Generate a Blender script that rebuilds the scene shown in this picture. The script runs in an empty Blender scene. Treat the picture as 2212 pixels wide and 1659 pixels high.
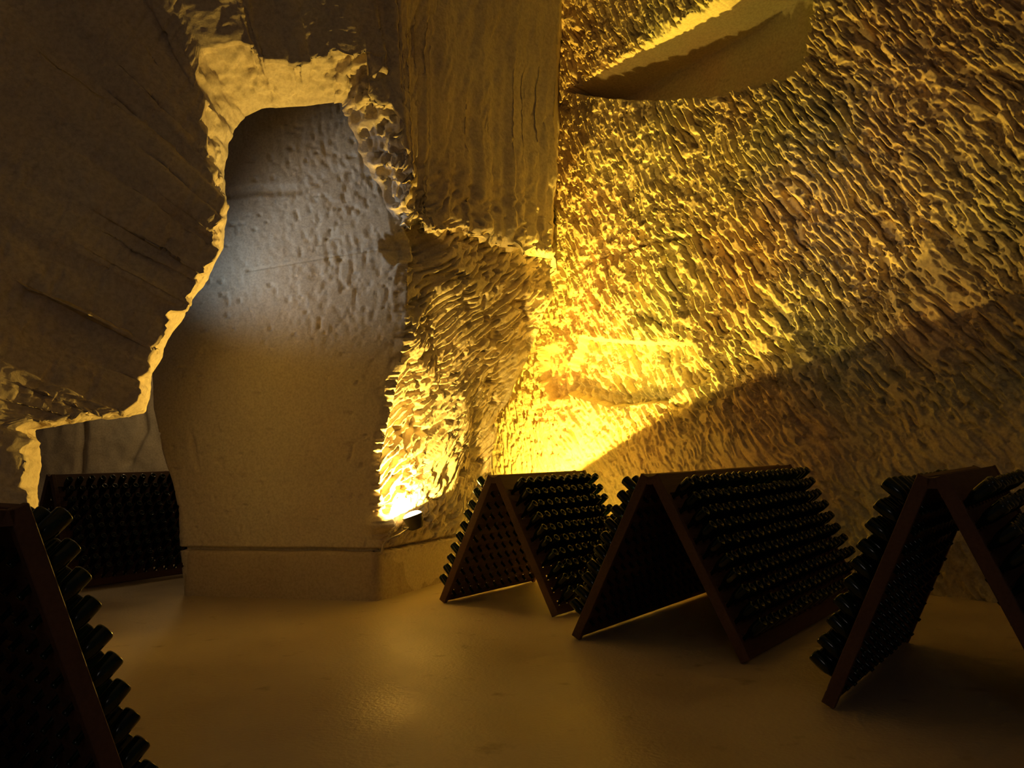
import bpy, bmesh, math, random
import numpy as np
from mathutils import Vector, Matrix, Euler

random.seed(7)
R = math.radians
scene = bpy.context.scene
COL = scene.collection

# ------------------------------------------------------------------ camera
W_PX, H_PX, F_PX = 2212.0, 1659.0, 1790.0
CAM = Vector((0.0, 0.0, 1.68))
PITCH, ROLL = R(4.65), R(-1.0)
cam_rot = (Matrix.Rotation(R(90) + PITCH, 3, 'X') @ Matrix.Rotation(ROLL, 3, 'Z'))
cd = bpy.data.cameras.new('camera')
cd.sensor_width = 36.0
cd.lens = F_PX / W_PX * 36.0
cd.clip_start = 0.05
cam = bpy.data.objects.new('camera', cd)
cam.location = CAM
cam.rotation_euler = cam_rot.to_euler()
COL.objects.link(cam)
scene.camera = cam

# ------------------------------------------------------------------ colour management, world
vs = scene.view_settings
scene.display_settings.display_device = 'sRGB'
vs.view_transform = 'Standard'
vs.look = 'None'
vs.exposure = 0.0
vs.gamma = 1.0
vs.use_curve_mapping = False

world = bpy.data.worlds.new('ambient_fill')
scene.world = world
world.use_nodes = True
bg = world.node_tree.nodes['Background']
bg.inputs['Color'].default_value = (1.0, 0.80, 0.66, 1)
bg.inputs['Strength'].default_value = 0.017  # dim ambient glow added in place of light bounced around the chamber

# ------------------------------------------------------------------ lights
LAMP = Vector((-1.20, 9.86, 0.95))          # flood lamp on the pillar corner
LAMP_N = Vector((-0.32, -0.03, 0.947)).normalized()
LAMP2 = Vector((0.54, 11.92, 0.40))          # flood lamp on the floor behind the back rack
WARM = (1.0, 0.60, 0.09)
YELLOW = (1.0, 0.61, 0.06)

def spot(name, loc, direction, energy, color, size, radius, blend=0.0):
    l = bpy.data.lights.new(name, 'SPOT')
    l.energy = energy
    l.color = color
    l.spot_size = size
    l.spot_blend = blend
    l.shadow_soft_size = radius
    o = bpy.data.objects.new(name, l)
    o.location = loc
    o.rotation_euler = Vector(direction).to_track_quat('-Z', 'Y').to_euler()
    COL.objects.link(o)
    return o

def point(name, loc, energy, color, radius):
    l = bpy.data.lights.new(name, 'POINT')
    l.energy = energy
    l.color = color
    l.shadow_soft_size = radius
    o = bpy.data.objects.new(name, l)
    o.location = loc
    COL.objects.link(o)
    return o

E_LAMP, E_LAMP2, E_COOL, E_FILL, E_PASS = 850.0, 2100.0, 250.0, 70.0, 30.0

def at(px, py, Y):
    """world point at depth Y seen in direction of photo pixel (px, py)"""
    d = cam_rot @ Vector(((px - W_PX / 2) / F_PX, -(py - H_PX / 2) / F_PX, -1.0))
    return CAM + d * (Y / d.y)

# right wall line in plan
WA = Vector((1.135, 13.2, 0.0)); WDIR = Vector((0.672, -0.741, 0.0)).normalized()
WN = Vector((-0.741, -0.672, 0.0)).normalized()         # faces the chamber
W0 = WA - WDIR * 2.9

def on_wall(px, py):
    d = cam_rot @ Vector(((px - W_PX / 2) / F_PX, -(py - H_PX / 2) / F_PX, -1.0))
    t = (W0 - CAM).dot(WN) / d.dot(WN)
    p = CAM + d * t
    return p

cutA, cutB = on_wall(1262, 1002), on_wall(2200, 448)
L2N = (cutA - LAMP2).cross(cutB - LAMP2).normalized()
if L2N.z < 0:
    L2N = -L2N

spot('pillar_flood_light', LAMP + LAMP_N * 0.05, LAMP_N, E_LAMP, WARM, R(179), 0.03)
spot('wall_flood_light', LAMP2, L2N, E_LAMP2, YELLOW, R(179.9), 0.045)
hot = on_wall(1285, 210) - LAMP2
spot('wall_fill_beam', LAMP2 + L2N * 0.03, hot, 1800.0, YELLOW, R(58), 0.04, 1.0)  # extra beam added to brighten the upper left of the wall
cool_pos = Vector((-5.5, 9.15, 3.3))
spot('cool_pillar_light', cool_pos, Vector((-1.65, 9.85, 4.45)) - cool_pos, E_COOL, (0.72, 0.86, 1.0), R(48), 0.35, 1.0)  # unseen cool source behind the vault, lights the smooth pillar face
point('fill_light_behind', (-0.5, -6.0, 5.5), E_FILL, (1.0, 0.84, 0.72), 1.2)  # added soft fill behind the camera, no known lamp there
point('passage_fill', (-5.35, 13.2, 3.2), E_PASS, (1.0, 0.66, 0.28), 0.15)  # unseen fill added to brighten the passage wall

# ------------------------------------------------------------------ noise
def _hash(ix, iy, iz):
    h = (ix.astype(np.uint32) * np.uint32(374761393) + iy.astype(np.uint32) * np.uint32(668265263)
         + iz.astype(np.uint32) * np.uint32(2246822519))
    h = (h ^ (h >> np.uint32(13))) * np.uint32(1274126177)
    h = h ^ (h >> np.uint32(16))
    return (h & np.uint32(0xFFFFFF)).astype(np.float64) / float(0xFFFFFF)

def vnoise(x, y, z=None):
    if z is None:
        z = np.zeros_like(x)
    fx, fy, fz = np.floor(x), np.floor(y), np.floor(z)
    tx, ty, tz = x - fx, y - fy, z - fz
    tx = tx * tx * tx * (tx * (tx * 6 - 15) + 10)
    ty = ty * ty * ty * (ty * (ty * 6 - 15) + 10)
    tz = tz * tz * tz * (tz * (tz * 6 - 15) + 10)
    ix, iy, iz = fx.astype(np.int64), fy.astype(np.int64), fz.astype(np.int64)
    out = 0
    for a in (0, 1):
        for b in (0, 1):
            for c in (0, 1):
                w = (tx if a else 1 - tx) * (ty if b else 1 - ty) * (tz if c else 1 - tz)
                out = out + w * _hash(ix + a, iy + b, iz + c)
    return out

def fbm(x, y, z, octv=4, gain=0.5):
    s, a, t = 0, 1.0, 0
    for k in range(octv):
        s = s + a * vnoise(x + 17.3 * k, y - 9.1 * k, z + 5.7 * k)
        t += a
        a *= gain
        x, y, z = x * 2.03, y * 2.03, z * 2.03
    return s / t

def sstep(a, b, x):
    t = np.clip((x - a) / (b - a), 0, 1)
    return t * t * (3 - 2 * t)

def seg_dist(x, y, pts, closed=False):
    d = np.full(x.shape, 1e9)
    n = len(pts)
    for i in range(n if closed else n - 1):
        ax, ay = pts[i]; bx, by = pts[(i + 1) % n]
        dx, dy = bx - ax, by - ay
        t = np.clip(((x - ax) * dx + (y - ay) * dy) / (dx * dx + dy * dy + 1e-12), 0, 1)
        d = np.minimum(d, np.hypot(x - ax - t * dx, y - ay - t * dy))
    return d

def inside(x, y, pts):
    r = np.zeros(x.shape, bool)
    n = len(pts)
    for i in range(n):
        ax, ay = pts[i]; bx, by = pts[(i + 1) % n]
        c = ((ay > y) != (by > y)) & (x < (bx - ax) * (y - ay) / (by - ay + 1e-12) + ax)
        r ^= c
    return r

# ------------------------------------------------------------------ materials
def nmat(name):
    m = bpy.data.materials.new(name)
    m.use_nodes = True
    nt = m.node_tree
    return m, nt, nt.nodes['Principled BSDF']

def chalk(name, ca, cb, bump=0.35, bscale=28.0, rough=0.95, cscale=0.55):
    m, nt, b = nmat(name)
    N, L = nt.nodes, nt.links
    tc = N.new('ShaderNodeTexCoord')
    n1 = N.new('ShaderNodeTexNoise'); n1.inputs['Scale'].default_value = cscale; n1.inputs['Detail'].default_value = 4
    n2 = N.new('ShaderNodeTexNoise'); n2.inputs['Scale'].default_value = bscale; n2.inputs['Detail'].default_value = 6
    n2.inputs['Roughness'].default_value = 0.65
    L.new(tc.outputs['Object'], n1.inputs['Vector']); L.new(tc.outputs['Object'], n2.inputs['Vector'])
    r = N.new('ShaderNodeValToRGB')
    r.color_ramp.elements[0].position = 0.36; r.color_ramp.elements[0].color = (*ca, 1)
    r.color_ramp.elements[1].position = 0.64; r.color_ramp.elements[1].color = (*cb, 1)
    L.new(n1.outputs['Fac'], r.inputs['Fac'])
    mx = N.new('ShaderNodeMix'); mx.data_type = 'RGBA'; mx.blend_type = 'MULTIPLY'
    mx.inputs['Factor'].default_value = 0.55
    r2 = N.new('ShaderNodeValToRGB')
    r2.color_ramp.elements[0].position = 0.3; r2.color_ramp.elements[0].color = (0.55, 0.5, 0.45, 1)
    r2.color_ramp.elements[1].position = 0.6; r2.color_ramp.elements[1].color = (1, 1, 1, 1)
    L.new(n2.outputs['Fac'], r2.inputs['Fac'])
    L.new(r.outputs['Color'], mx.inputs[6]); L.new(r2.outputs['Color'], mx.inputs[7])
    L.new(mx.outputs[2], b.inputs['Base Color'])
    bp = N.new('ShaderNodeBump'); bp.inputs['Strength'].default_value = bump; bp.inputs['Distance'].default_value = 0.02
    L.new(n2.outputs['Fac'], bp.inputs['Height'])
    L.new(bp.outputs['Normal'], b.inputs['Normal'])
    b.inputs['Roughness'].default_value = rough
    b.inputs['Specular IOR Level'].default_value = 0.2
    return m

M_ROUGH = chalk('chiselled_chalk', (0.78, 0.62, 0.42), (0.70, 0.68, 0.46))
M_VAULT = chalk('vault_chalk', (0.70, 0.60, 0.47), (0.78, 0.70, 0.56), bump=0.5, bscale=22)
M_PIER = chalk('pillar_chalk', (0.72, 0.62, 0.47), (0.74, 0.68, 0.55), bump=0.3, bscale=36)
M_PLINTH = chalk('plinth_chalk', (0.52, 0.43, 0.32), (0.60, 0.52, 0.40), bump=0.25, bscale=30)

def floor_mat():
    m, nt, b = nmat('worn_cellar_floor')
    N, L = nt.nodes, nt.links
    tc = N.new('ShaderNodeTexCoord')
    n1 = N.new('ShaderNodeTexNoise'); n1.inputs['Scale'].default_value = 0.8; n1.inputs['Detail'].default_value = 5
    n2 = N.new('ShaderNodeTexNoise'); n2.inputs['Scale'].default_value = 34; n2.inputs['Detail'].default_value = 4
    n3 = N.new('ShaderNodeTexNoise'); n3.inputs['Scale'].default_value = 4.0; n3.inputs['Detail'].default_value = 3
    for n in (n1, n2, n3):
        L.new(tc.outputs['Object'], n.inputs['Vector'])
    r = N.new('ShaderNodeValToRGB')
    r.color_ramp.elements[0].position = 0.35; r.color_ramp.elements[0].color = (0.42, 0.345, 0.25, 1)
    r.color_ramp.elements[1].position = 0.65; r.color_ramp.elements[1].color = (0.53, 0.45, 0.34, 1)
    L.new(n1.outputs['Fac'], r.inputs['Fac'])
    r3 = N.new('ShaderNodeValToRGB')
    r3.color_ramp.elements[0].position = 0.24; r3.color_ramp.elements[0].color = (0.55, 0.5, 0.45, 1)
    r3.color_ramp.elements[1].position = 0.36; r3.color_ramp.elements[1].color = (1, 1, 1, 1)
    L.new(n3.outputs['Fac'], r3.inputs['Fac'])
    mx = N.new('ShaderNodeMix'); mx.data_type = 'RGBA'; mx.blend_type = 'MULTIPLY'; mx.inputs['Factor'].default_value = 0.8
    L.new(r.outputs['Color'], mx.inputs[6]); L.new(r3.outputs['Color'], mx.inputs[7])
    L.new(mx.outputs[2], b.inputs['Base Color'])
    bp = N.new('ShaderNodeBump'); bp.inputs['Strength'].default_value = 0.5; bp.inputs['Distance'].default_value = 0.01
    L.new(n2.outputs['Fac'], bp.inputs['Height']); L.new(bp.outputs['Normal'], b.inputs['Normal'])
    rr = N.new('ShaderNodeMapRange')
    rr.inputs['From Min'].default_value = 0.35; rr.inputs['From Max'].default_value = 0.65
    rr.inputs['To Min'].default_value = 0.36; rr.inputs['To Max'].default_value = 0.54
    L.new(n1.outputs['Fac'], rr.inputs['Value']); L.new(rr.outputs['Result'], b.inputs['Roughness'])
    b.inputs['Specular IOR Level'].default_value = 0.32
    return m
M_FLOOR = floor_mat()

def wood_mat():
    m, nt, b = nmat('dark_rack_wood')
    N, L = nt.nodes, nt.links
    tc = N.new('ShaderNodeTexCoord')
    mp = N.new('ShaderNodeMapping'); mp.inputs['Scale'].default_value = (14, 2, 14)
    n = N.new('ShaderNodeTexNoise'); n.inputs['Scale'].default_value = 3; n.inputs['Detail'].default_value = 6
    L.new(tc.outputs['Object'], mp.inputs['Vector']); L.new(mp.outputs['Vector'], n.inputs['Vector'])
    r = N.new('ShaderNodeValToRGB')
    r.color_ramp.elements[0].color = (0.055, 0.026, 0.016, 1)
    r.color_ramp.elements[1].color = (0.15, 0.075, 0.048, 1)
    L.new(n.outputs['Fac'], r.inputs['Fac']); L.new(r.outputs['Color'], b.inputs['Base Color'])
    bp = N.new('ShaderNodeBump'); bp.inputs['Strength'].default_value = 0.2; bp.inputs['Distance'].default_value = 0.004
    L.new(n.outputs['Fac'], bp.inputs['Height']); L.new(bp.outputs['Normal'], b.inputs['Normal'])
    b.inputs['Roughness'].default_value = 0.7
    return m
M_WOOD = wood_mat()

def glass_mat():
    m, nt, b = nmat('dark_green_bottle_glass')
    N, L = nt.nodes, nt.links
    n = N.new('ShaderNodeTexNoise'); n.inputs['Scale'].default_value = 20
    r = N.new('ShaderNodeValToRGB')
    r.color_ramp.elements[0].color = (0.004, 0.016, 0.008, 1)
    r.color_ramp.elements[1].color = (0.010, 0.032, 0.016, 1)
    L.new(n.outputs['Fac'], r.inputs['Fac']); L.new(r.outputs['Color'], b.inputs['Base Color'])
    b.inputs['Roughness'].default_value = 0.14
    b.inputs['IOR'].default_value = 1.5
    b.inputs['Transmission Weight'].default_value = 0.35
    return m
M_GLASS = glass_mat()

def plain(name, col, rough=0.5, metal=0.0, emit=None, strength=0.0):
    m, nt, b = nmat(name)
    N, L = nt.nodes, nt.links
    n = N.new('ShaderNodeTexNoise'); n.inputs['Scale'].default_value = 40
    r = N.new('ShaderNodeValToRGB')
    r.color_ramp.elements[0].color = (*[c * 0.8 for c in col], 1)
    r.color_ramp.elements[1].color = (*col, 1)
    L.new(n.outputs['Fac'], r.inputs['Fac']); L.new(r.outputs['Color'], b.inputs['Base Color'])
    b.inputs['Roughness'].default_value = rough
    b.inputs['Metallic'].default_value = metal
    if emit:
        b.inputs['Emission Color'].default_value = (*emit, 1)
        b.inputs['Emission Strength'].default_value = strength
    return m
M_METAL = plain('painted_lamp_metal', (0.09, 0.085, 0.08), 0.5, 0.4)
M_LENS = plain('lit_lamp_glass', (0.9, 0.85, 0.7), 0.2, 0.0, (1.0, 0.72, 0.28), 25.0)
M_CABLE = plain('pale_cable', (0.55, 0.5, 0.4), 0.6)

# ------------------------------------------------------------------ mesh helpers
def link(name, me, mat=None, parent=None):
    o = bpy.data.objects.new(name, me)
    COL.objects.link(o)
    if mat is not None and not me.materials:
        me.materials.append(mat)
    if parent is not None:
        o.parent = parent
    return o

def grid_object(name, P, mat, smooth=True):
    nr, nc = P.shape[:2]
    me = bpy.data.meshes.new(name)
    nv = nr * nc
    idx = np.arange(nv).reshape(nr, nc)
    q = np.stack([idx[:-1, :-1], idx[:-1, 1:], idx[1:, 1:], idx[1:, :-1]], -1).reshape(-1)
    nf = (nr - 1) * (nc - 1)
    me.vertices.add(nv)
    me.vertices.foreach_set('co', P.reshape(-1).astype(np.float32))
    me.loops.add(nf * 4)
    me.loops.foreach_set('vertex_index', q.astype(np.int32))
    me.polygons.add(nf)
    me.polygons.foreach_set('loop_start', np.arange(0, nf * 4, 4, dtype=np.int32))
    me.polygons.foreach_set('loop_total', np.full(nf, 4, dtype=np.int32))
    me.update(calc_edges=True)
    me.polygons.foreach_set('use_smooth', np.full(nf, smooth))
    me.validate()
    o = link(name, me, mat)
    o['kind'] = 'structure'
    return o

def normals(P, toward):
    gu = np.gradient(P, axis=1); gv = np.gradient(P, axis=0)
    n = np.cross(gu, gv)
    n /= np.linalg.norm(n, axis=2, keepdims=True) + 1e-12
    s = np.sign(np.sum(n * (np.array(toward) - P), axis=2, keepdims=True))
    s = np.where(np.median(s) < 0, -1.0, 1.0)
    return n * s

def bm_mesh(name, bm):
    me = bpy.data.meshes.new(name)
    bm.normal_update()
    bm.to_mesh(me); bm.free()
    return me

def label(o, text, cat, group=None):
    o['label'] = text
    o['category'] = cat
    if group:
        o['group'] = group

# ------------------------------------------------------------------ floor and ceiling
def build_floor():
    xs = np.linspace(-13, 11, 180); ys = np.linspace(-7, 19, 190)
    X, Y = np.meshgrid(xs, ys)
    Z = (fbm(X * 0.7, Y * 0.7, X * 0, 3) - 0.5) * 0.016 - 0.004
    P = np.stack([X, Y, np.minimum(Z, 0.0)], -1)
    grid_object('floor', P, M_FLOOR)
build_floor()

def build_ceiling():
    xs = np.linspace(-13, 11, 90); ys = np.linspace(-7, 19, 90)
    X, Y = np.meshgrid(xs, ys)
    Z = 12.3 + (fbm(X, Y, X * 0, 3) - 0.5) * 0.5
    grid_object('ceiling', np.stack([X, Y, Z], -1), M_VAULT)
build_ceiling()

# ------------------------------------------------------------------ right wall, pick-marked
def build_right_wall():
    us = np.concatenate([np.linspace(0.9, 10.2, 860), np.linspace(10.25, 12.5, 40)])
    us = np.concatenate([np.linspace(0, 0.88, 30), us])
    zs = np.concatenate([np.linspace(-0.1, 0.95, 40), np.linspace(0.97, 9.4, 690), np.linspace(9.45, 12.6, 60)])
    U, Z = np.meshgrid(us, zs)
    def uz(px, py):
        p = on_wall(px, py)
        return ((p - W0).dot(WDIR), p.z)
    # pick strokes
    wx = (fbm(U * 0.9, Z * 0.9, U * 0 + 3.1, 3) - 0.5)
    wy = (fbm(U * 0.9, Z * 0.9, U * 0 + 8.1, 3) - 0.5)
    a = Z + wy * 0.5
    b = U + (0.22 + 0.07 * U) * (Z - 2.0) + wx * 0.36
    n = 0.60 * vnoise(b / 0.045, a / 0.135, U * 0 + 1.0) + 0.40 * vnoise(b / 0.03, a / 0.065, U * 0 + 2.0)
    region = fbm(U * 0.45, Z * 0.45, U * 0 + 5.5, 3)
    amp = 0.036 + 0.04 * sstep(0.4, 0.62, region)
    strokes = -amp * sstep(0.48, 0.64, n) + 0.015 * (vnoise(b / 0.2, a / 0.5, U * 0 + 4.0) - 0.5)
    strokes = strokes - 0.07 * sstep(0.66, 0.74, vnoise(b / 0.10, a / 0.34, U * 0 + 51.0))
    strokes = strokes - 0.05 * sstep(0.62, 0.72, vnoise(b / 0.045, a / 0.11, U * 0 + 33.0))
    pock = -0.05 * sstep(0.80, 0.9, vnoise(U / 0.11, Z / 0.11, U * 0 + 7.0))
    big = (fbm(U * 0.5, Z * 0.5, U * 0, 4) - 0.5) * 0.36
    fine = (vnoise(U / 0.035, Z / 0.035) - 0.5) * 0.012
    smooth_low = 1 - 0.65 * (1 - sstep(1.6, 2.6, Z))          # the foot of the wall is smoother
    D = big + (strokes + fine) * smooth_low + pock * (0.5 + 0.5 * smooth_low)
    # cracks
    for pts, dep, wid in (([(1185, 615), (1240, 585), (1285, 560), (1400, 527), (1500, 508)], 0.07, 0.025),
                          ([(1500, 900), (1420, 862), (1330, 855), (1225, 830)], 0.06, 0.03),
                          ([(1482, 742), (1500, 770), (1532, 812), (1500, 830)], 0.08, 0.04),
                          ([(1900, 560), (1905, 640), (1860, 690), (1780, 730)], 0.09, 0.05)):
        d = seg_dist(U, Z, [uz(*p) for p in pts])
        D = D - dep * (1 - sstep(0.0, wid * 2.2, d))
    # spalled patch
    patch = [uz(*p) for p in ((1250, 725), (1350, 735), (1480, 738), (1500, 768), (1530, 812), (1430, 870), (1310, 880), (1215, 845))]
    ins = inside(U, Z, patch); d = seg_dist(U, Z, patch, True)
    w = np.where(ins, sstep(0, 0.06, d), 0)
    D = D - 0.20 * w
    hollow = [uz(*p) for p in ((1158, 748), (1200, 742), (1238, 800), (1230, 862), (1190, 868), (1160, 810))]
    ins = inside(U, Z, hollow); d = seg_dist(U, Z, hollow, True)
    D = D - 0.22 * np.where(ins, sstep(0, 0.12, d), 0)
    # the tall niche cut high in the wall
    lip = [(1215, 196), (1310, 212), (1440, 214), (1560, 208), (1650, 178), (1732, 150), (1748, 60), (1765, -120)]
    top = [(1500, -120 + 120), (1440, 65), (1370, 105), (1300, 140), (1250, 165)]
    top = [(1700, -120), (1560, 0), (1440, 62), (1360, 105), (1290, 150), (1235, 180)]
    lipu = [uz(*p) for p in lip]; topu = [uz(*p) for p in top]
    poly = lipu + topu
    ins = inside(U, Z, poly)
    dl = seg_dist(U, Z, lipu); dt = seg_dist(U, Z, topu)
    rec = np.where(ins, sstep(0, 0.05, dl) * np.clip(dt / 0.10, 0, 1), 0.0)
    D = D * (1 - rec) + rec * (-1.0 + big * 0.4 + fine)
    P = np.zeros(U.shape + (3,))
    for k in range(3):
        P[..., k] = W0[k] + WDIR[k] * U + WN[k] * D
    P[..., 2] = Z
    grid_object('wall_right', P, M_ROUGH)
build_right_wall()

# ------------------------------------------------------------------ the pillar
def interp(z, table):
    zz = [t[0] for t in table]
    return np.interp(z, zz, [t[1] for t in table])

def pier_plan(z):
    xl = interp(z, [(0, -4.0), (1.0, -4.1), (1.8, -4.38), (2.3, -4.5), (4, -4.6), (8, -4.8)])
    xc = interp(z, [(0, -1.60), (0.9, -1.58), (1.6, -1.57), (2.1, -1.46), (2.6, -1.34), (3.2, -1.25), (4.0, -1.22), (4.6, -1.30), (5.5, -1.5), (8, -1.9)])
    pe = interp(z, [(0, 1040), (1.5, 1060), (2.2, 1078), (3.1, 1132), (3.6, 1162), (4.0, 1188), (4.6, 1196), (8, 1190)])
    ye = interp(z, [(0, 12.1), (2.0, 12.15), (4.5, 12.55), (8, 12.6)])
    xe = (pe - 1106) / F_PX * ye
    return [(xl - 0.5, 15.2), (xl, 10.38), (xc, 9.80), (xe, ye), (xe - 0.55, ye + 2.2)]

def build_pier():
    zs = np.linspace(-0.05, 7.2, 560)
    rows = []
    segs = [(14, 0), (150, 1), (280, 2), (24, 3)]
    T = []; K = []
    for n, k in segs:
        for i in range(n):
            T.append(i / n); K.append(k)
    T.append(1.0); K.append(3)
    T = np.array(T); K = np.array(K)
    P = np.zeros((len(zs), len(T), 3))
    A = np.zeros((len(zs), len(T)))
    for r_, z in enumerate(zs):
        pl = pier_plan(z)
        px = np.array([p[0] for p in pl]); py = np.array([p[1] for p in pl], float)
        P[r_, :, 0] = px[K] * (1 - T) + px[K + 1] * T
        P[r_, :, 1] = py[K] * (1 - T) + py[K + 1] * T
        P[r_, :, 2] = z
    N_ = normals(P, (0, 0, 2))
    # soften the normal over the corners
    X, Y, Z = P[..., 0], P[..., 1], P[..., 2]
    Kg = np.broadcast_to(K, Z.shape); Tg = np.broadcast_to(T, Z.shape)
    # rough face
    u = Tg * 2.7
    a = u + (fbm(u, Z, u * 0, 2) - 0.5) * 0.6
    b = Z - 0.80 * u + (fbm(u * 1.2, Z * 1.2, u * 0 + 4, 3) - 0.5) * 0.28
    n = 0.60 * vnoise(a / 0.145, b / 0.044, u * 0 + 3.0) + 0.40 * vnoise(a / 0.07, b / 0.03, u * 0 + 6.0)
    ampR = 0.095 * (1 - 0.55 * sstep(0.75, 1.0, Tg))
    rough = -ampR * sstep(0.44, 0.66, n) + (vnoise(u / 0.03, Z / 0.03) - 0.5) * 0.014
    rough += -0.10 * sstep(0.80, 0.88, vnoise(u / 0.16 + 9, Z / 0.14))
    rough += (fbm(u * 1.3, Z * 1.3, u * 0 + 2, 3) - 0.5) * 0.22
    rough *= sstep(0.35, 1.0, Z)
    # smooth face
    s = Tg * 2.9
    smooth = (fbm(s * 0.9, Z * 0.9, s * 0 + 1, 3) - 0.5) * 0.10
    pick = vnoise(s / 0.05, Z / 0.11, s * 0 + 11) * 0.6 + vnoise(s / 0.03, Z / 0.06, s * 0 + 12) * 0.4
    zone = sstep(0.45, 0.75, Tg) * sstep(2.4, 3.4, Z)
    smooth += -(0.005 + 0.011 * zone) * sstep(0.45, 0.75, pick)
    smooth += -0.018 * sstep(0.86, 0.93, vnoise(s / 0.07, Z / 0.09, s * 0 + 21))
    for (pts, dep, wid) in (([(1.15, 3.98), (1.6, 4.03), (2.1, 4.10), (2.9, 4.18)], 0.022, 0.012),
                            ([(0.75, 4.95), (1.3, 5.0), (1.8, 4.95), (2.3, 5.15)], 0.035, 0.05)):
        d = seg_dist(s, Z, pts)
        smooth += -dep * (1 - sstep(0, wid * 2, d))
    foot = 0.055 * (1 - sstep(0.8, 1.5, Z)) - 0.085 * (sstep(0.535, 0.545, Z) - sstep(0.575, 0.59, Z))
    smooth += foot; rough += foot
    hol = lambda dist: -0.34 * (1 - sstep(0.55, 1.05, np.hypot(dist / 0.42, (Z - 4.20) / 0.27) + 0.7 * (fbm(u * 4, Z * 4, u * 0 + 40, 3) - 0.5)))
    rough += hol(Tg * 2.7 - 0.22); smooth += hol((1 - Tg) * 2.45 + 0.22) * 0.8
    lump = 0.12 * np.exp(-((Z - 0.86) / 0.11) ** 2)
    smooth += lump * np.exp(-((1 - Tg) * 2.45 / 0.12) ** 2); rough += lump * np.exp(-(Tg * 2.7 / 0.12) ** 2)
    d1 = np.hypot((s - 0.42) / 0.05, (Z - 1.75) / 0.25)
    smooth += -0.035 * (1 - sstep(0.4, 1.2, d1))
    D = np.where(Kg == 2, rough, np.where(Kg == 1, smooth, (fbm(X * 1.5, Y * 1.5, Z * 1.5, 3) - 0.5) * 0.25))
    # blend over the corner between smooth and rough faces
    c1 = 14 + 150
    for j in range(-6, 7):
        w = (j + 6) / 12
        col = c1 + j
        D[:, col] = smooth[:, min(col, c1 - 1)] * (1 - w) + rough[:, max(col, c1)] * w
    P = P + N_ * D[..., None]
    grid_object('wall_pillar', P, M_PIER)

    # base course of the pillar
    prof = [(0.085, -0.03), (0.085, 0.30), (0.08, 0.50), (0.066, 0.535), (0.0, 0.545), (-0.12, 0.545)]
    plan = [(-4.35, 15.2), (-3.98, 10.34), (-1.64, 9.76), (-0.53, 12.05), (-0.4, 14.4)]
    dense = []
    for i in range(4):
        n = (16, 90, 80, 12)[i]
        for k in range(n):
            t = k / n
            dense.append((plan[i][0] * (1 - t) + plan[i + 1][0] * t, plan[i][1] * (1 - t) + plan[i + 1][1] * t))
    dense.append(plan[-1])
    dn = np.array(dense)
    tg = np.gradient(dn, axis=0)
    nn = np.stack([tg[:, 1], -tg[:, 0]], -1)
    nn /= np.linalg.norm(nn, axis=1, keepdims=True)
    P2 = np.zeros((len(prof), len(dn), 3))
    for r_, (o, z) in enumerate(prof):
        wob = (fbm(dn[:, 0] * 2.2, dn[:, 1] * 2.2, np.full(len(dn), z * 2), 3) - 0.5) * 0.05
        P2[r_, :, 0] = dn[:, 0] + nn[:, 0] * (o + wob)
        P2[r_, :, 1] = dn[:, 1] + nn[:, 1] * (o + wob)
        P2[r_, :, 2] = z + (wob * 0.4 if z > 0.2 else 0)
    grid_object('trim_1', P2, M_PLINTH)
build_pier()

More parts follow.
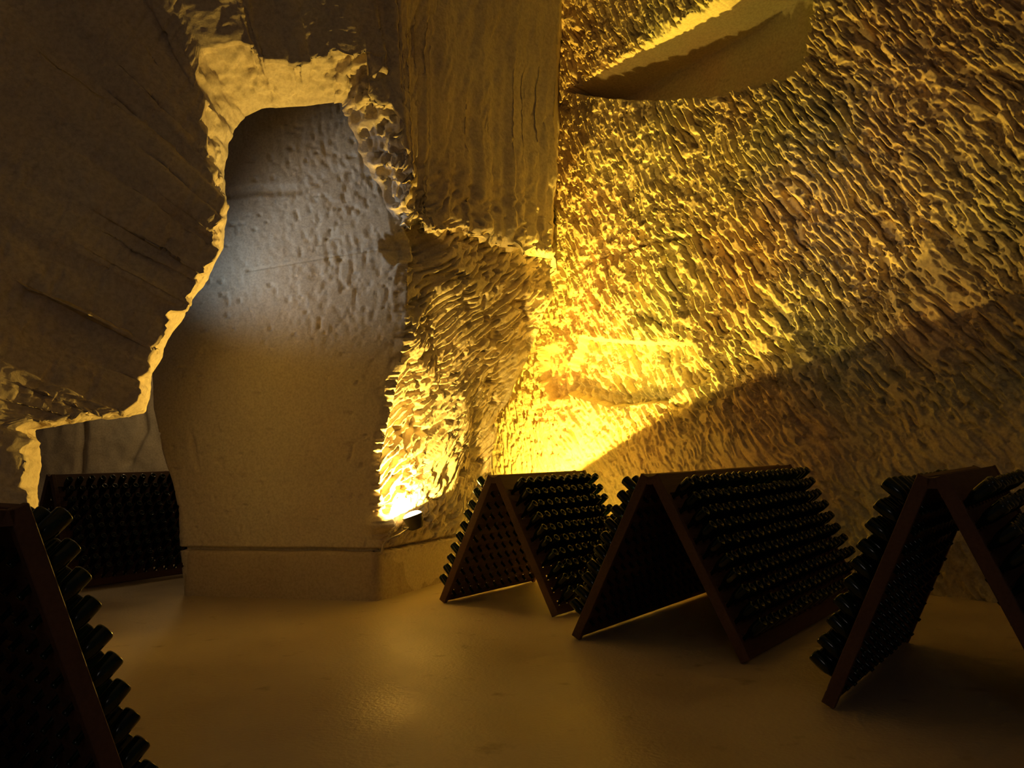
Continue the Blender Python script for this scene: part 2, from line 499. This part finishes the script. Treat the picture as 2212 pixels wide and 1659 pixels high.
# ------------------------------------------------------------------ the overhanging vault with its broken rim
# (front px, py, depth), (back px, py, depth), (outer px, py, depth)
RIM = [
    ((40, 1475, 6.3), (70, 1400, 7.5), (-420, 1700, 5.90)),
    ((40, 1200, 6.6), (75, 1190, 7.7), (-420, 1300, 5.90)),
    ((50, 1010, 6.9), (85, 1015, 7.9), (-420, 1050, 6.00)),
    ((50, 905, 7.1), (80, 927, 8.1), (-420, 860, 6.00)),
    ((180, 888, 7.5), (190, 908, 8.5), (-420, 700, 6.10)),
    ((296, 876, 7.9), (312, 893, 8.9), (-420, 560, 6.30)),
    ((310, 800, 8.0), (328, 810, 9.0), (-420, 440, 6.50)),
    ((354, 720, 8.1), (372, 724, 9.1), (-420, 330, 6.60)),
    ((398, 650, 8.2), (412, 656, 9.2), (-420, 200, 6.70)),
    ((438, 590, 8.3), (452, 598, 9.3), (-420, 80, 6.80)),
    ((466, 530, 8.4), (482, 536, 9.4), (-420, -80, 6.90)),
    ((476, 470, 8.4), (492, 474, 9.4), (-420, -220, 7.00)),
    ((466, 410, 8.5), (490, 418, 9.4), (-420, -400, 7.10)),
    ((456, 340, 8.5), (488, 348, 9.4), (-200, -520, 7.30)),
    ((430, 235, 8.5), (500, 290, 9.4), (0, -560, 7.70)),
    ((425, 105, 8.5), (530, 252, 9.4), (180, -600, 7.50)),
    ((540, 112, 8.6), (562, 236, 9.4), (320, -600, 7.90)),
    ((615, 145, 8.8), (640, 230, 9.45), (430, -600, 8.40)),
    ((715, 108, 9.0), (722, 221, 9.5), (560, -600, 8.30)),
    ((828, 122, 9.2), (736, 224, 9.55), (680, -600, 8.80)),
    ((800, 205, 9.25), (742, 238, 9.6), (740, -600, 9.10)),
    ((868, 262, 9.35), (752, 265, 9.6), (800, -600, 9.20)),
    ((884, 340, 9.4), (780, 335, 9.65), (840, -600, 9.50)),
    ((892, 405, 9.5), (816, 400, 9.7), (870, -600, 9.80)),
    ((872, 456, 9.6), (846, 468, 9.75), (895, -600, 10.00)),
    ((884, 488, 9.75), (868, 506, 10.15), (910, -600, 10.30)),
    ((935, 482, 10.0), (935, 508, 10.6), (960, -600, 10.80)),
    ((1000, 496, 10.5), (1000, 520, 11.0), (1020, -600, 11.40)),
    ((1060, 522, 11.0), (1060, 540, 11.45), (1090, -600, 12.00)),
    ((1130, 534, 11.6), (1130, 552, 12.0), (1160, -600, 12.70)),
    ((1190, 545, 12.15), (1196, 560, 12.6), (1232, -600, 13.30)),
]

def build_vault():
    Fp = np.array([at(*c[0]) for c in RIM]); Bp = np.array([at(*c[1]) for c in RIM]); Op = np.array([at(*c[2]) for c in RIM])
    seg = np.linalg.norm(np.diff(Fp, axis=0), axis=1) + np.linalg.norm(np.diff(Bp, axis=0), axis=1) * 0.7 + 0.15
    cum = np.concatenate([[0], np.cumsum(seg)])
    ns = 560
    s = np.linspace(0, cum[-1], ns)
    def rs(Q):
        return np.stack([np.interp(s, cum, Q[:, k]) for k in range(3)], -1)
    F_, B_, O_ = rs(Fp), rs(Bp), rs(Op)
    # broken edge
    j1 = (fbm(s * 3.0, s * 0, s * 0, 4) - 0.5)[:, None]; j2 = (fbm(s * 3.0, s * 0 + 7, s * 0, 4) - 0.5)[:, None]
    F_ = F_ + j1 * np.array([0.26, 0.1, 0.10]) + j2 * np.array([0.0, 0.1, 0.26])
    B_ = B_ + j2 * np.array([0.10, 0.0, 0.04])
    F_[0, 2] = min(F_[0, 2], -0.05); B_[0, 2] = min(B_[0, 2], -0.05)
    rows = []
    nb = 34
    for i in range(nb):
        t = i / nb
        rows.append(B_ * (1 - t) + F_ * t)
    nf = 270
    for i in range(nf + 1):
        t = (i / nf) ** 1.35
        rows.append(F_ * (1 - t) + O_ * t)
    P = np.array(rows)
    # return on the right-hand end, back into the rock
    extra = []
    for k in range(1, 13):
        e = P[:, -1, :].copy()
        e[:, 1] += 0.16 * k
        e[:, 0] += 0.012 * k
        extra.append(e[:, None, :])
    P = np.concatenate([P] + extra, axis=1)
    N_ = normals(P, (0, 0, 2))
    X, Y, Z = P[..., 0], P[..., 1], P[..., 2]
    ri = np.arange(P.shape[0])[:, None] * np.ones((1, P.shape[1]))
    front = sstep(nb - 2, nb + 10, ri)
    v = X * 0.8 + Y * 0.6
    big = (fbm(X * 0.6, Y * 0.6, Z * 0.6, 4) - 0.5) * 0.34 * front
    right = sstep(-2.6, -0.8, X) * (1 - sstep(4.6, 5.9, Z))
    a = v + 0.9 * Z; b = Z - 0.45 * v + (fbm(v, Z, v * 0, 2) - 0.5) * 0.6
    n = 0.6 * vnoise(a / 0.26, b / 0.08, v * 0 + 1) + 0.4 * vnoise(a / 0.12, b / 0.045, v * 0 + 5)
    c = v * 0.9 + Z * 0.75
    nl = vnoise((v - 0.5 * Z) / 0.06, c / 0.3, v * 0 + 14)
    strokes = -0.06 * sstep(0.42, 0.75, n) * (0.12 + 0.88 * right) - 0.014 * sstep(0.5, 0.8, nl) * (1 - right)
    rough = (vnoise(X / 0.07, Y / 0.07, Z / 0.07) - 0.5) * 0.02
    chips = -0.09 * sstep(0.5, 0.66, vnoise(X / 0.09, Y / 0.09, Z / 0.09 + 3)) * sstep(-2.3, -1.7, X) - 0.03 * sstep(0.5, 0.7, vnoise(X / 0.05, Y / 0.12, Z / 0.05 + 3))
    edge = sstep(0, 10, ri)
    D = big + (strokes + rough) * (0.25 + 0.75 * front) * edge + (fbm(X * 3, Y * 3, Z * 3, 3) - 0.5) * 0.12 * edge * (1 - front) + chips * edge * (1 - front)
    P = P + N_ * D[..., None]
    P[0, :, :] = P[0, :, :]
    grid_object('wall_left', P, M_VAULT)
build_vault()

# ------------------------------------------------------------------ passage behind, on the left
def build_passage():
    us = np.linspace(0, 11, 220); zs = np.linspace(-0.05, 9, 170)
    U, Z = np.meshgrid(us, zs)
    X = -13 + U; Y = 15.6 - 0.05 * U
    D = (fbm(U * 0.8, Z * 0.8, U * 0 + 2, 4) - 0.5) * 0.5 + (vnoise(U / 0.1, Z / 0.1) - 0.5) * 0.03
    for pts in ([(5.0, 3.2), (5.1, 2.2), (5.0, 1.3)], [(6.1, 2.9), (6.2, 2.2), (5.9, 1.6)]):
        D -= 0.12 * (1 - sstep(0, 0.12, seg_dist(U, Z, pts)))
    grid_object('wall_back', np.stack([X, Y - D, Z], -1), M_PIER)
build_passage()

# ------------------------------------------------------------------ bottles
def bottle_mesh(seg=18):
    # local +z runs from the mouth (z = 0) to the foot (z = 0.30)
    prof = [(0.0, 0.0), (0.0135, 0.0), (0.0158, 0.003), (0.0158, 0.014), (0.0140, 0.018), (0.0142, 0.045), (0.0155, 0.085),
            (0.0200, 0.115), (0.0290, 0.145), (0.0380, 0.170), (0.0430, 0.195), (0.0442, 0.215), (0.0442, 0.286),
            (0.0425, 0.295), (0.0370, 0.300), (0.0310, 0.298), (0.0200, 0.286), (0.0090, 0.275), (0.0, 0.272)]
    bm = bmesh.new()
    rings = []
    for r, z in prof:
        if r == 0:
            rings.append([bm.verts.new((0, 0, z))])
        else:
            rings.append([bm.verts.new((r * math.cos(2 * math.pi * k / seg), r * math.sin(2 * math.pi * k / seg), z)) for k in range(seg)])
    for a, b in zip(rings[:-1], rings[1:]):
        for k in range(seg):
            k2 = (k + 1) % seg
            if len(a) == 1:
                bm.faces.new((a[0], b[k2], b[k]))
            elif len(b) == 1:
                bm.faces.new((a[k], a[k2], b[0]))
            else:
                bm.faces.new((a[k], a[k2], b[k2], b[k]))
    for f in bm.faces:
        f.smooth = True
    bmesh.ops.recalc_face_normals(bm, faces=bm.faces[:])
    return bm_mesh('bottle', bm)
BOTTLE = bottle_mesh(); BOTTLE.materials.append(M_GLASS)
BOTTLE_LOW = bottle_mesh(10)

# ------------------------------------------------------------------ riddling racks
TILT = R(43)         # bottle axis above the horizontal
COLW = 0.148
ROWP = 0.139
S0 = 0.212
HALF = 0.03          # half slot

def box_bm(bm, corners):
    v = [bm.verts.new(c) for c in corners]
    for f in ((0, 3, 2, 1), (4, 5, 6, 7), (0, 1, 5, 4), (1, 2, 6, 5), (2, 3, 7, 6), (3, 0, 4, 7)):
        bm.faces.new([v[i] for i in f])

def slot_blocks(sgn, al, H, ncol, row, me):
    """adds the wood between the necks of one row of holes to the board mesh above it"""
    ca, sa = math.cos(al), math.sin(al)
    s = S0 + ROWP * row
    bm = bmesh.new(); bm.from_mesh(me)
    L = ncol * COLW + 0.13
    cuts = [0.051] + [0.065 + COLW * (c + 0.5) for c in range(ncol)] + [L - 0.051]
    for i in range(len(cuts) - 1):
        y0 = cuts[i] + (0.03 if i else 0.0); y1 = cuts[i + 1] - (0.03 if i < len(cuts) - 2 else 0.0)
        if y1 - y0 < 0.01:
            continue
        pt = lambda s_, n_, y_: Vector((sgn * (0.028 + s_ * sa + n_ * ca), y_, H - s_ * ca + n_ * sa))
        a, b = s - HALF - 0.002, s + HALF - 0.001
        box_bm(bm, [pt(a, .002, y0), pt(b, .002, y0), pt(b, .002, y1), pt(a, .002, y1), pt(a, .028, y0), pt(b, .028, y0), pt(b, .028, y1), pt(a, .028, y1)])
    bmesh.ops.recalc_face_normals(bm, faces=bm.faces[:])
    bm.to_mesh(me); bm.free()
    return me

def panel_box(sgn, al, H, s0, s1, n0, n1, y0, y1, bev=0.004):
    ca, sa = math.cos(al), math.sin(al)
    def pt(s, n, y):
        return Vector((sgn * (0.028 + s * sa + n * ca), y, H - s * ca + n * sa))
    bm = bmesh.new()
    box_bm(bm, [pt(s0, n0, y0), pt(s1, n0, y0), pt(s1, n0, y1), pt(s0, n0, y1), pt(s0, n1, y0), pt(s1, n1, y0), pt(s1, n1, y1), pt(s0, n1, y1)])
    bmesh.ops.recalc_face_normals(bm, faces=bm.faces[:])
    if bev:
        bmesh.ops.bevel(bm, geom=bm.edges[:], offset=bev, segments=1, affect='EDGES')
    return bm_mesh('board', bm)

LOOSE = []           # transforms of the bottles beyond the individually built ones
ORD = ['first', 'second', 'third', 'fourth', 'fifth', 'sixth', 'seventh', 'eighth', 'ninth', 'tenth', 'eleventh', 'twelfth',
       'thirteenth', 'fourteenth', 'fifteenth', 'sixteenth', 'seventeenth', 'eighteenth', 'nineteenth', 'twentieth']
ROWN = ['top', 'second', 'third', 'fourth', 'fifth', 'sixth', 'seventh', 'eighth', 'ninth', 'bottom']
NB = [0]

def rack(x, y, ncol, H, S, dirv, text, where, post, own_right, own_left, from_far=False):
    """near end of the ridge at (x, y); ridge runs along dirv; own_* = set of columns built one by one"""
    root = bpy.data.objects.new('riddling_rack', None)
    COL.objects.link(root)
    ang = math.atan2(-dirv[0], dirv[1])
    root.location = (x, y, 0); root.rotation_euler = (0, 0, ang)
    label(root, text, 'rack', 'riddling racks on the cellar floor')
    L = ncol * COLW + 0.13
    al = math.atan2(S / 2 - 0.028, H)
    ca, sa = math.cos(al), math.sin(al)
    SL = H / ca - 0.012
    for sgn in (1, -1):
        n0, n1 = 0.0, 0.03
        for (ya, yb) in ((0, 0.05), (L - 0.05, L)):
            link('upright', panel_box(sgn, al, H, 0, SL, -0.03, 0.055, ya, yb), M_WOOD, root)
        edges = [0.0] + [S0 + ROWP * i for i in range(10)] + [SL]
        for i in range(11):
            a_ = edges[i] + (HALF if i else 0.0)
            b_ = edges[i + 1] - (HALF if i < 10 else 0.0)
            nm = 'top_rail' if i == 0 else ('bottom_rail' if i == 10 else 'slat')
            me = panel_box(sgn, al, H, a_, b_, n0, n1 + (0.012 if i == 0 else 0), 0.051, L - 0.051)
            if i < 10:
                me = slot_blocks(sgn, al, H, ncol, i, me)
            link(nm, me, M_WOOD, root)
    # hinge bar joining the two leaves
    bm = bmesh.new()
    box_bm(bm, [(-0.026, 0.0, H - 0.07), (0.026, 0.0, H - 0.07), (0.026, L, H - 0.07), (-0.026, L, H - 0.07),
                (-0.026, 0.0, H - 0.006), (0.026, 0.0, H - 0.006), (0.026, L, H - 0.006), (-0.026, L, H - 0.006)])
    bmesh.ops.recalc_face_normals(bm, faces=bm.faces[:])
    link('hinge_bar', bm_mesh('hinge_bar', bm), M_WOOD, root)
    # bottles
    M0 = Matrix.Translation((x, y, 0)) @ Matrix.Rotation(ang, 4, 'Z')
    for sgn in (1, -1):
        own = own_right if sgn > 0 else own_left
        for c in range(ncol):
            for r_ in range(10):
                s = S0 + ROWP * r_
                t = TILT + random.uniform(-0.05, 0.05)
                ax = Vector((sgn * math.cos(t), random.uniform(-0.02, 0.02), math.sin(t))).normalized()
                n = 0.015
                p = Vector((sgn * (0.028 + s * sa + n * ca), 0.065 + COLW * (c + 0.5), H - s * ca + n * sa))
                ins = 0.068 + random.uniform(-0.008, 0.006)
                p = p - ax * ins - Vector((0, 0, 0.006))
                q = ax.to_track_quat('Z', 'Y')
                Mb = M0 @ Matrix.Translation(p) @ q.to_matrix().to_4x4() @ Matrix.Rotation(random.uniform(0, 6.28), 4, 'Z')
                if c in own:
                    o = bpy.data.objects.new('bottle', BOTTLE)
                    o.matrix_world = Mb
                    COL.objects.link(o)
                    k = (ncol - 1 - c) if from_far else c
                    side = '' if sgn > 0 else 'left side of '
                    label(o, f"dark green bottle, {ROWN[r_]} row, {ORD[k]} from {post}, {side}{where}", 'bottle', 'bottles in ' + where)
                    NB[0] += 1
                else:
                    LOOSE.append(Mb)
    return root

DIR = (0.6, 0.8)
rack(-0.22, 9.0, 11, 1.41, 1.52, DIR, 'dark riddling rack of bottles beside the lit pillar, farthest of three on the right',
     'back rack by lamp', 'front post', set(range(0, 4)), {0})
rack(1.15, 7.07, 22, 1.45, 1.56, DIR, 'long dark riddling rack full of bottles, middle of the three on the right',
     'long middle rack', 'front post', set(range(0, 17)), {0})
rack(2.54, 5.07, 14, 1.48, 1.36, DIR, 'dark riddling rack full of bottles cut by the right edge of the photo',
     'nearest right rack', 'front post', set(range(0, 4)), {0})
rack(-6.25, 11.2, 11, 1.46, 1.36, DIR, 'small dark riddling rack of bottles in the passage left of the pillar',
     'passage rack', 'front post', set(), set())
rack(-2.0, 3.30, 12, 1.49, 1.12, (-0.8, 0.6), 'black riddling rack of bottles nearest the camera at the left edge',
     'near left rack', 'front post', set(range(0, 2)), set())

def loose_bottles():
    me = BOTTLE_LOW
    nv = len(me.vertices)
    co = np.zeros(nv * 3); me.vertices.foreach_get('co', co); co = co.reshape(-1, 3)
    polys = [tuple(p.vertices) for p in me.polygons]
    tot = np.array([len(p) for p in polys]); flat = np.array([i for p in polys for i in p])
    V = []; I = []; T = []
    for k, M in enumerate(LOOSE):
        m = np.array(M)
        V.append(co @ m[:3, :3].T + m[:3, 3]); I.append(flat + k * nv); T.append(tot)
    V = np.concatenate(V); I = np.concatenate(I); T = np.concatenate(T)
    out = bpy.data.meshes.new('racked_bottles')
    out.vertices.add(len(V)); out.vertices.foreach_set('co', V.reshape(-1).astype(np.float32))
    out.loops.add(len(I)); out.loops.foreach_set('vertex_index', I.astype(np.int32))
    out.polygons.add(len(T))
    st = np.concatenate([[0], np.cumsum(T)[:-1]])
    out.polygons.foreach_set('loop_start', st.astype(np.int32)); out.polygons.foreach_set('loop_total', T.astype(np.int32))
    out.update(calc_edges=True)
    out.polygons.foreach_set('use_smooth', np.full(len(T), True))
    o = link('racked_bottles', out, M_GLASS)
    o['kind'] = 'stuff'
    label(o, 'the many smaller dark bottles filling the far parts of the racks', 'bottles')
loose_bottles()
print('individual bottles', NB[0], 'loose', len(LOOSE))

# ------------------------------------------------------------------ flood lamps
def tube(pts, r, seg=8):
    bm = bmesh.new()
    rings = []
    for i, p in enumerate(pts):
        p = Vector(p)
        a = Vector(pts[max(i - 1, 0)]); b = Vector(pts[min(i + 1, len(pts) - 1)])
        t = (b - a).normalized()
        e1 = t.orthogonal().normalized(); e2 = t.cross(e1)
        rings.append([bm.verts.new(p + (e1 * math.cos(2 * math.pi * k / seg) + e2 * math.sin(2 * math.pi * k / seg)) * r) for k in range(seg)])
    for a, b in zip(rings[:-1], rings[1:]):
        for k in range(seg):
            bm.faces.new((a[k], a[(k + 1) % seg], b[(k + 1) % seg], b[k]))
    bm.faces.new(rings[0][::-1]); bm.faces.new(rings[-1])
    for f in bm.faces:
        f.smooth = True
    return bm_mesh('tube', bm)

def lathe_dir(prof, origin, axis, seg=28):
    q = axis.to_track_quat('Z', 'Y').to_matrix()
    bm = bmesh.new()
    rings = []
    for r, z in prof:
        if r == 0:
            rings.append([bm.verts.new(origin + q @ Vector((0, 0, z)))])
        else:
            rings.append([bm.verts.new(origin + q @ Vector((r * math.cos(2 * math.pi * k / seg), r * math.sin(2 * math.pi * k / seg), z))) for k in range(seg)])
    for a, b in zip(rings[:-1], rings[1:]):
        for k in range(seg):
            k2 = (k + 1) % seg
            if len(a) == 1 and len(b) == 1:
                continue
            if len(a) == 1:
                bm.faces.new((a[0], b[k], b[k2]))
            elif len(b) == 1:
                bm.faces.new((a[k], a[k2], b[0]))
            else:
                bm.faces.new((a[k], a[k2], b[k2], b[k]))
    bmesh.ops.recalc_face_normals(bm, faces=bm.faces[:])
    for f in bm.faces:
        f.smooth = True
    return bm_mesh('lathe', bm)

def build_lamp():
    root = bpy.data.objects.new('flood_lamp', None); COL.objects.link(root)
    label(root, 'round lit flood lamp glowing white at the foot of the chiselled pillar corner', 'lamp')
    o0 = LAMP
    link('housing', lathe_dir([(0, -0.17), (0.06, -0.17), (0.075, -0.16), (0.10, -0.09), (0.125, -0.01), (0.13, 0.0), (0.118, 0.0), (0.112, -0.012), (0, -0.02)], o0, LAMP_N), M_METAL, root)
    link('lens', lathe_dir([(0.112, -0.008), (0.108, 0.012), (0.08, 0.032), (0.04, 0.042), (0, 0.045)], o0, LAMP_N), M_LENS, root)
    b0 = o0 - LAMP_N * 0.12
    link('bracket', tube([b0, b0 + Vector((-0.06, 0.06, -0.05)), b0 + Vector((-0.16, 0.16, -0.05))], 0.018), M_METAL, root)
    c = bpy.data.objects.new('lamp_cable', tube([(-1.24, 9.84, 0.80), (-1.34, 9.70, 0.74), (-1.46, 9.60, 0.70), (-1.50, 9.57, 0.64), (-1.52, 9.555, 0.54)], 0.012))
    COL.objects.link(c); c.data.materials.append(M_CABLE)
    c.parent = root
build_lamp()

def build_lamp2():
    root = bpy.data.objects.new('floor_flood_lamp', None); COL.objects.link(root)
    label(root, 'flood lamp with an added light shield on the floor behind the back rack, lighting the wall', 'lamp')
    o0 = LAMP2 - L2N * 0.06
    link('housing', lathe_dir([(0, -0.16), (0.06, -0.16), (0.10, -0.08), (0.12, 0.0), (0.11, 0.0), (0, -0.01)], o0, L2N), M_METAL, root)
    base = o0 - L2N * 0.12
    link('stand', tube([base, (base.x, base.y, 0.02)], 0.02), M_METAL, root)
    link('foot', lathe_dir([(0, 0.0), (0.14, 0.0), (0.14, 0.015), (0.02, 0.03), (0, 0.03)], Vector((base.x, base.y, 0)), Vector((0, 0, 1))), M_METAL, root)
    bm = bmesh.new()
    y = LAMP2.y - 0.14
    x0, x1 = LAMP2.x - 0.45, LAMP2.x + 0.20
    xa, xb, yb = LAMP2.x - 0.075, LAMP2.x - 0.065, LAMP2.y + 0.2
    box_bm(bm, [(x0, y - 0.006, 0.30), (x1, y - 0.006, 0.30), (x1, y + 0.006, 0.30), (x0, y + 0.006, 0.30),
                (x0, y - 0.006, 1.30), (x1, y - 0.006, 1.30), (x1, y + 0.006, 1.30), (x0, y + 0.006, 1.30)])
    bmesh.ops.recalc_face_normals(bm, faces=bm.faces[:])
    box_bm(bm, [(xa, y + 0.008, 0.30), (xb, y + 0.008, 0.30), (xb, yb, 0.30), (xa, yb, 0.30),
                (xa, y + 0.008, 1.34), (xb, y + 0.008, 1.34), (xb, yb, 1.34), (xa, yb, 1.34)])
    bmesh.ops.recalc_face_normals(bm, faces=bm.faces[:])
    link('added_shield', bm_mesh('added_shield', bm), M_METAL, root)  # plates added to keep this lamp's light off the pillar and racks
build_lamp2()
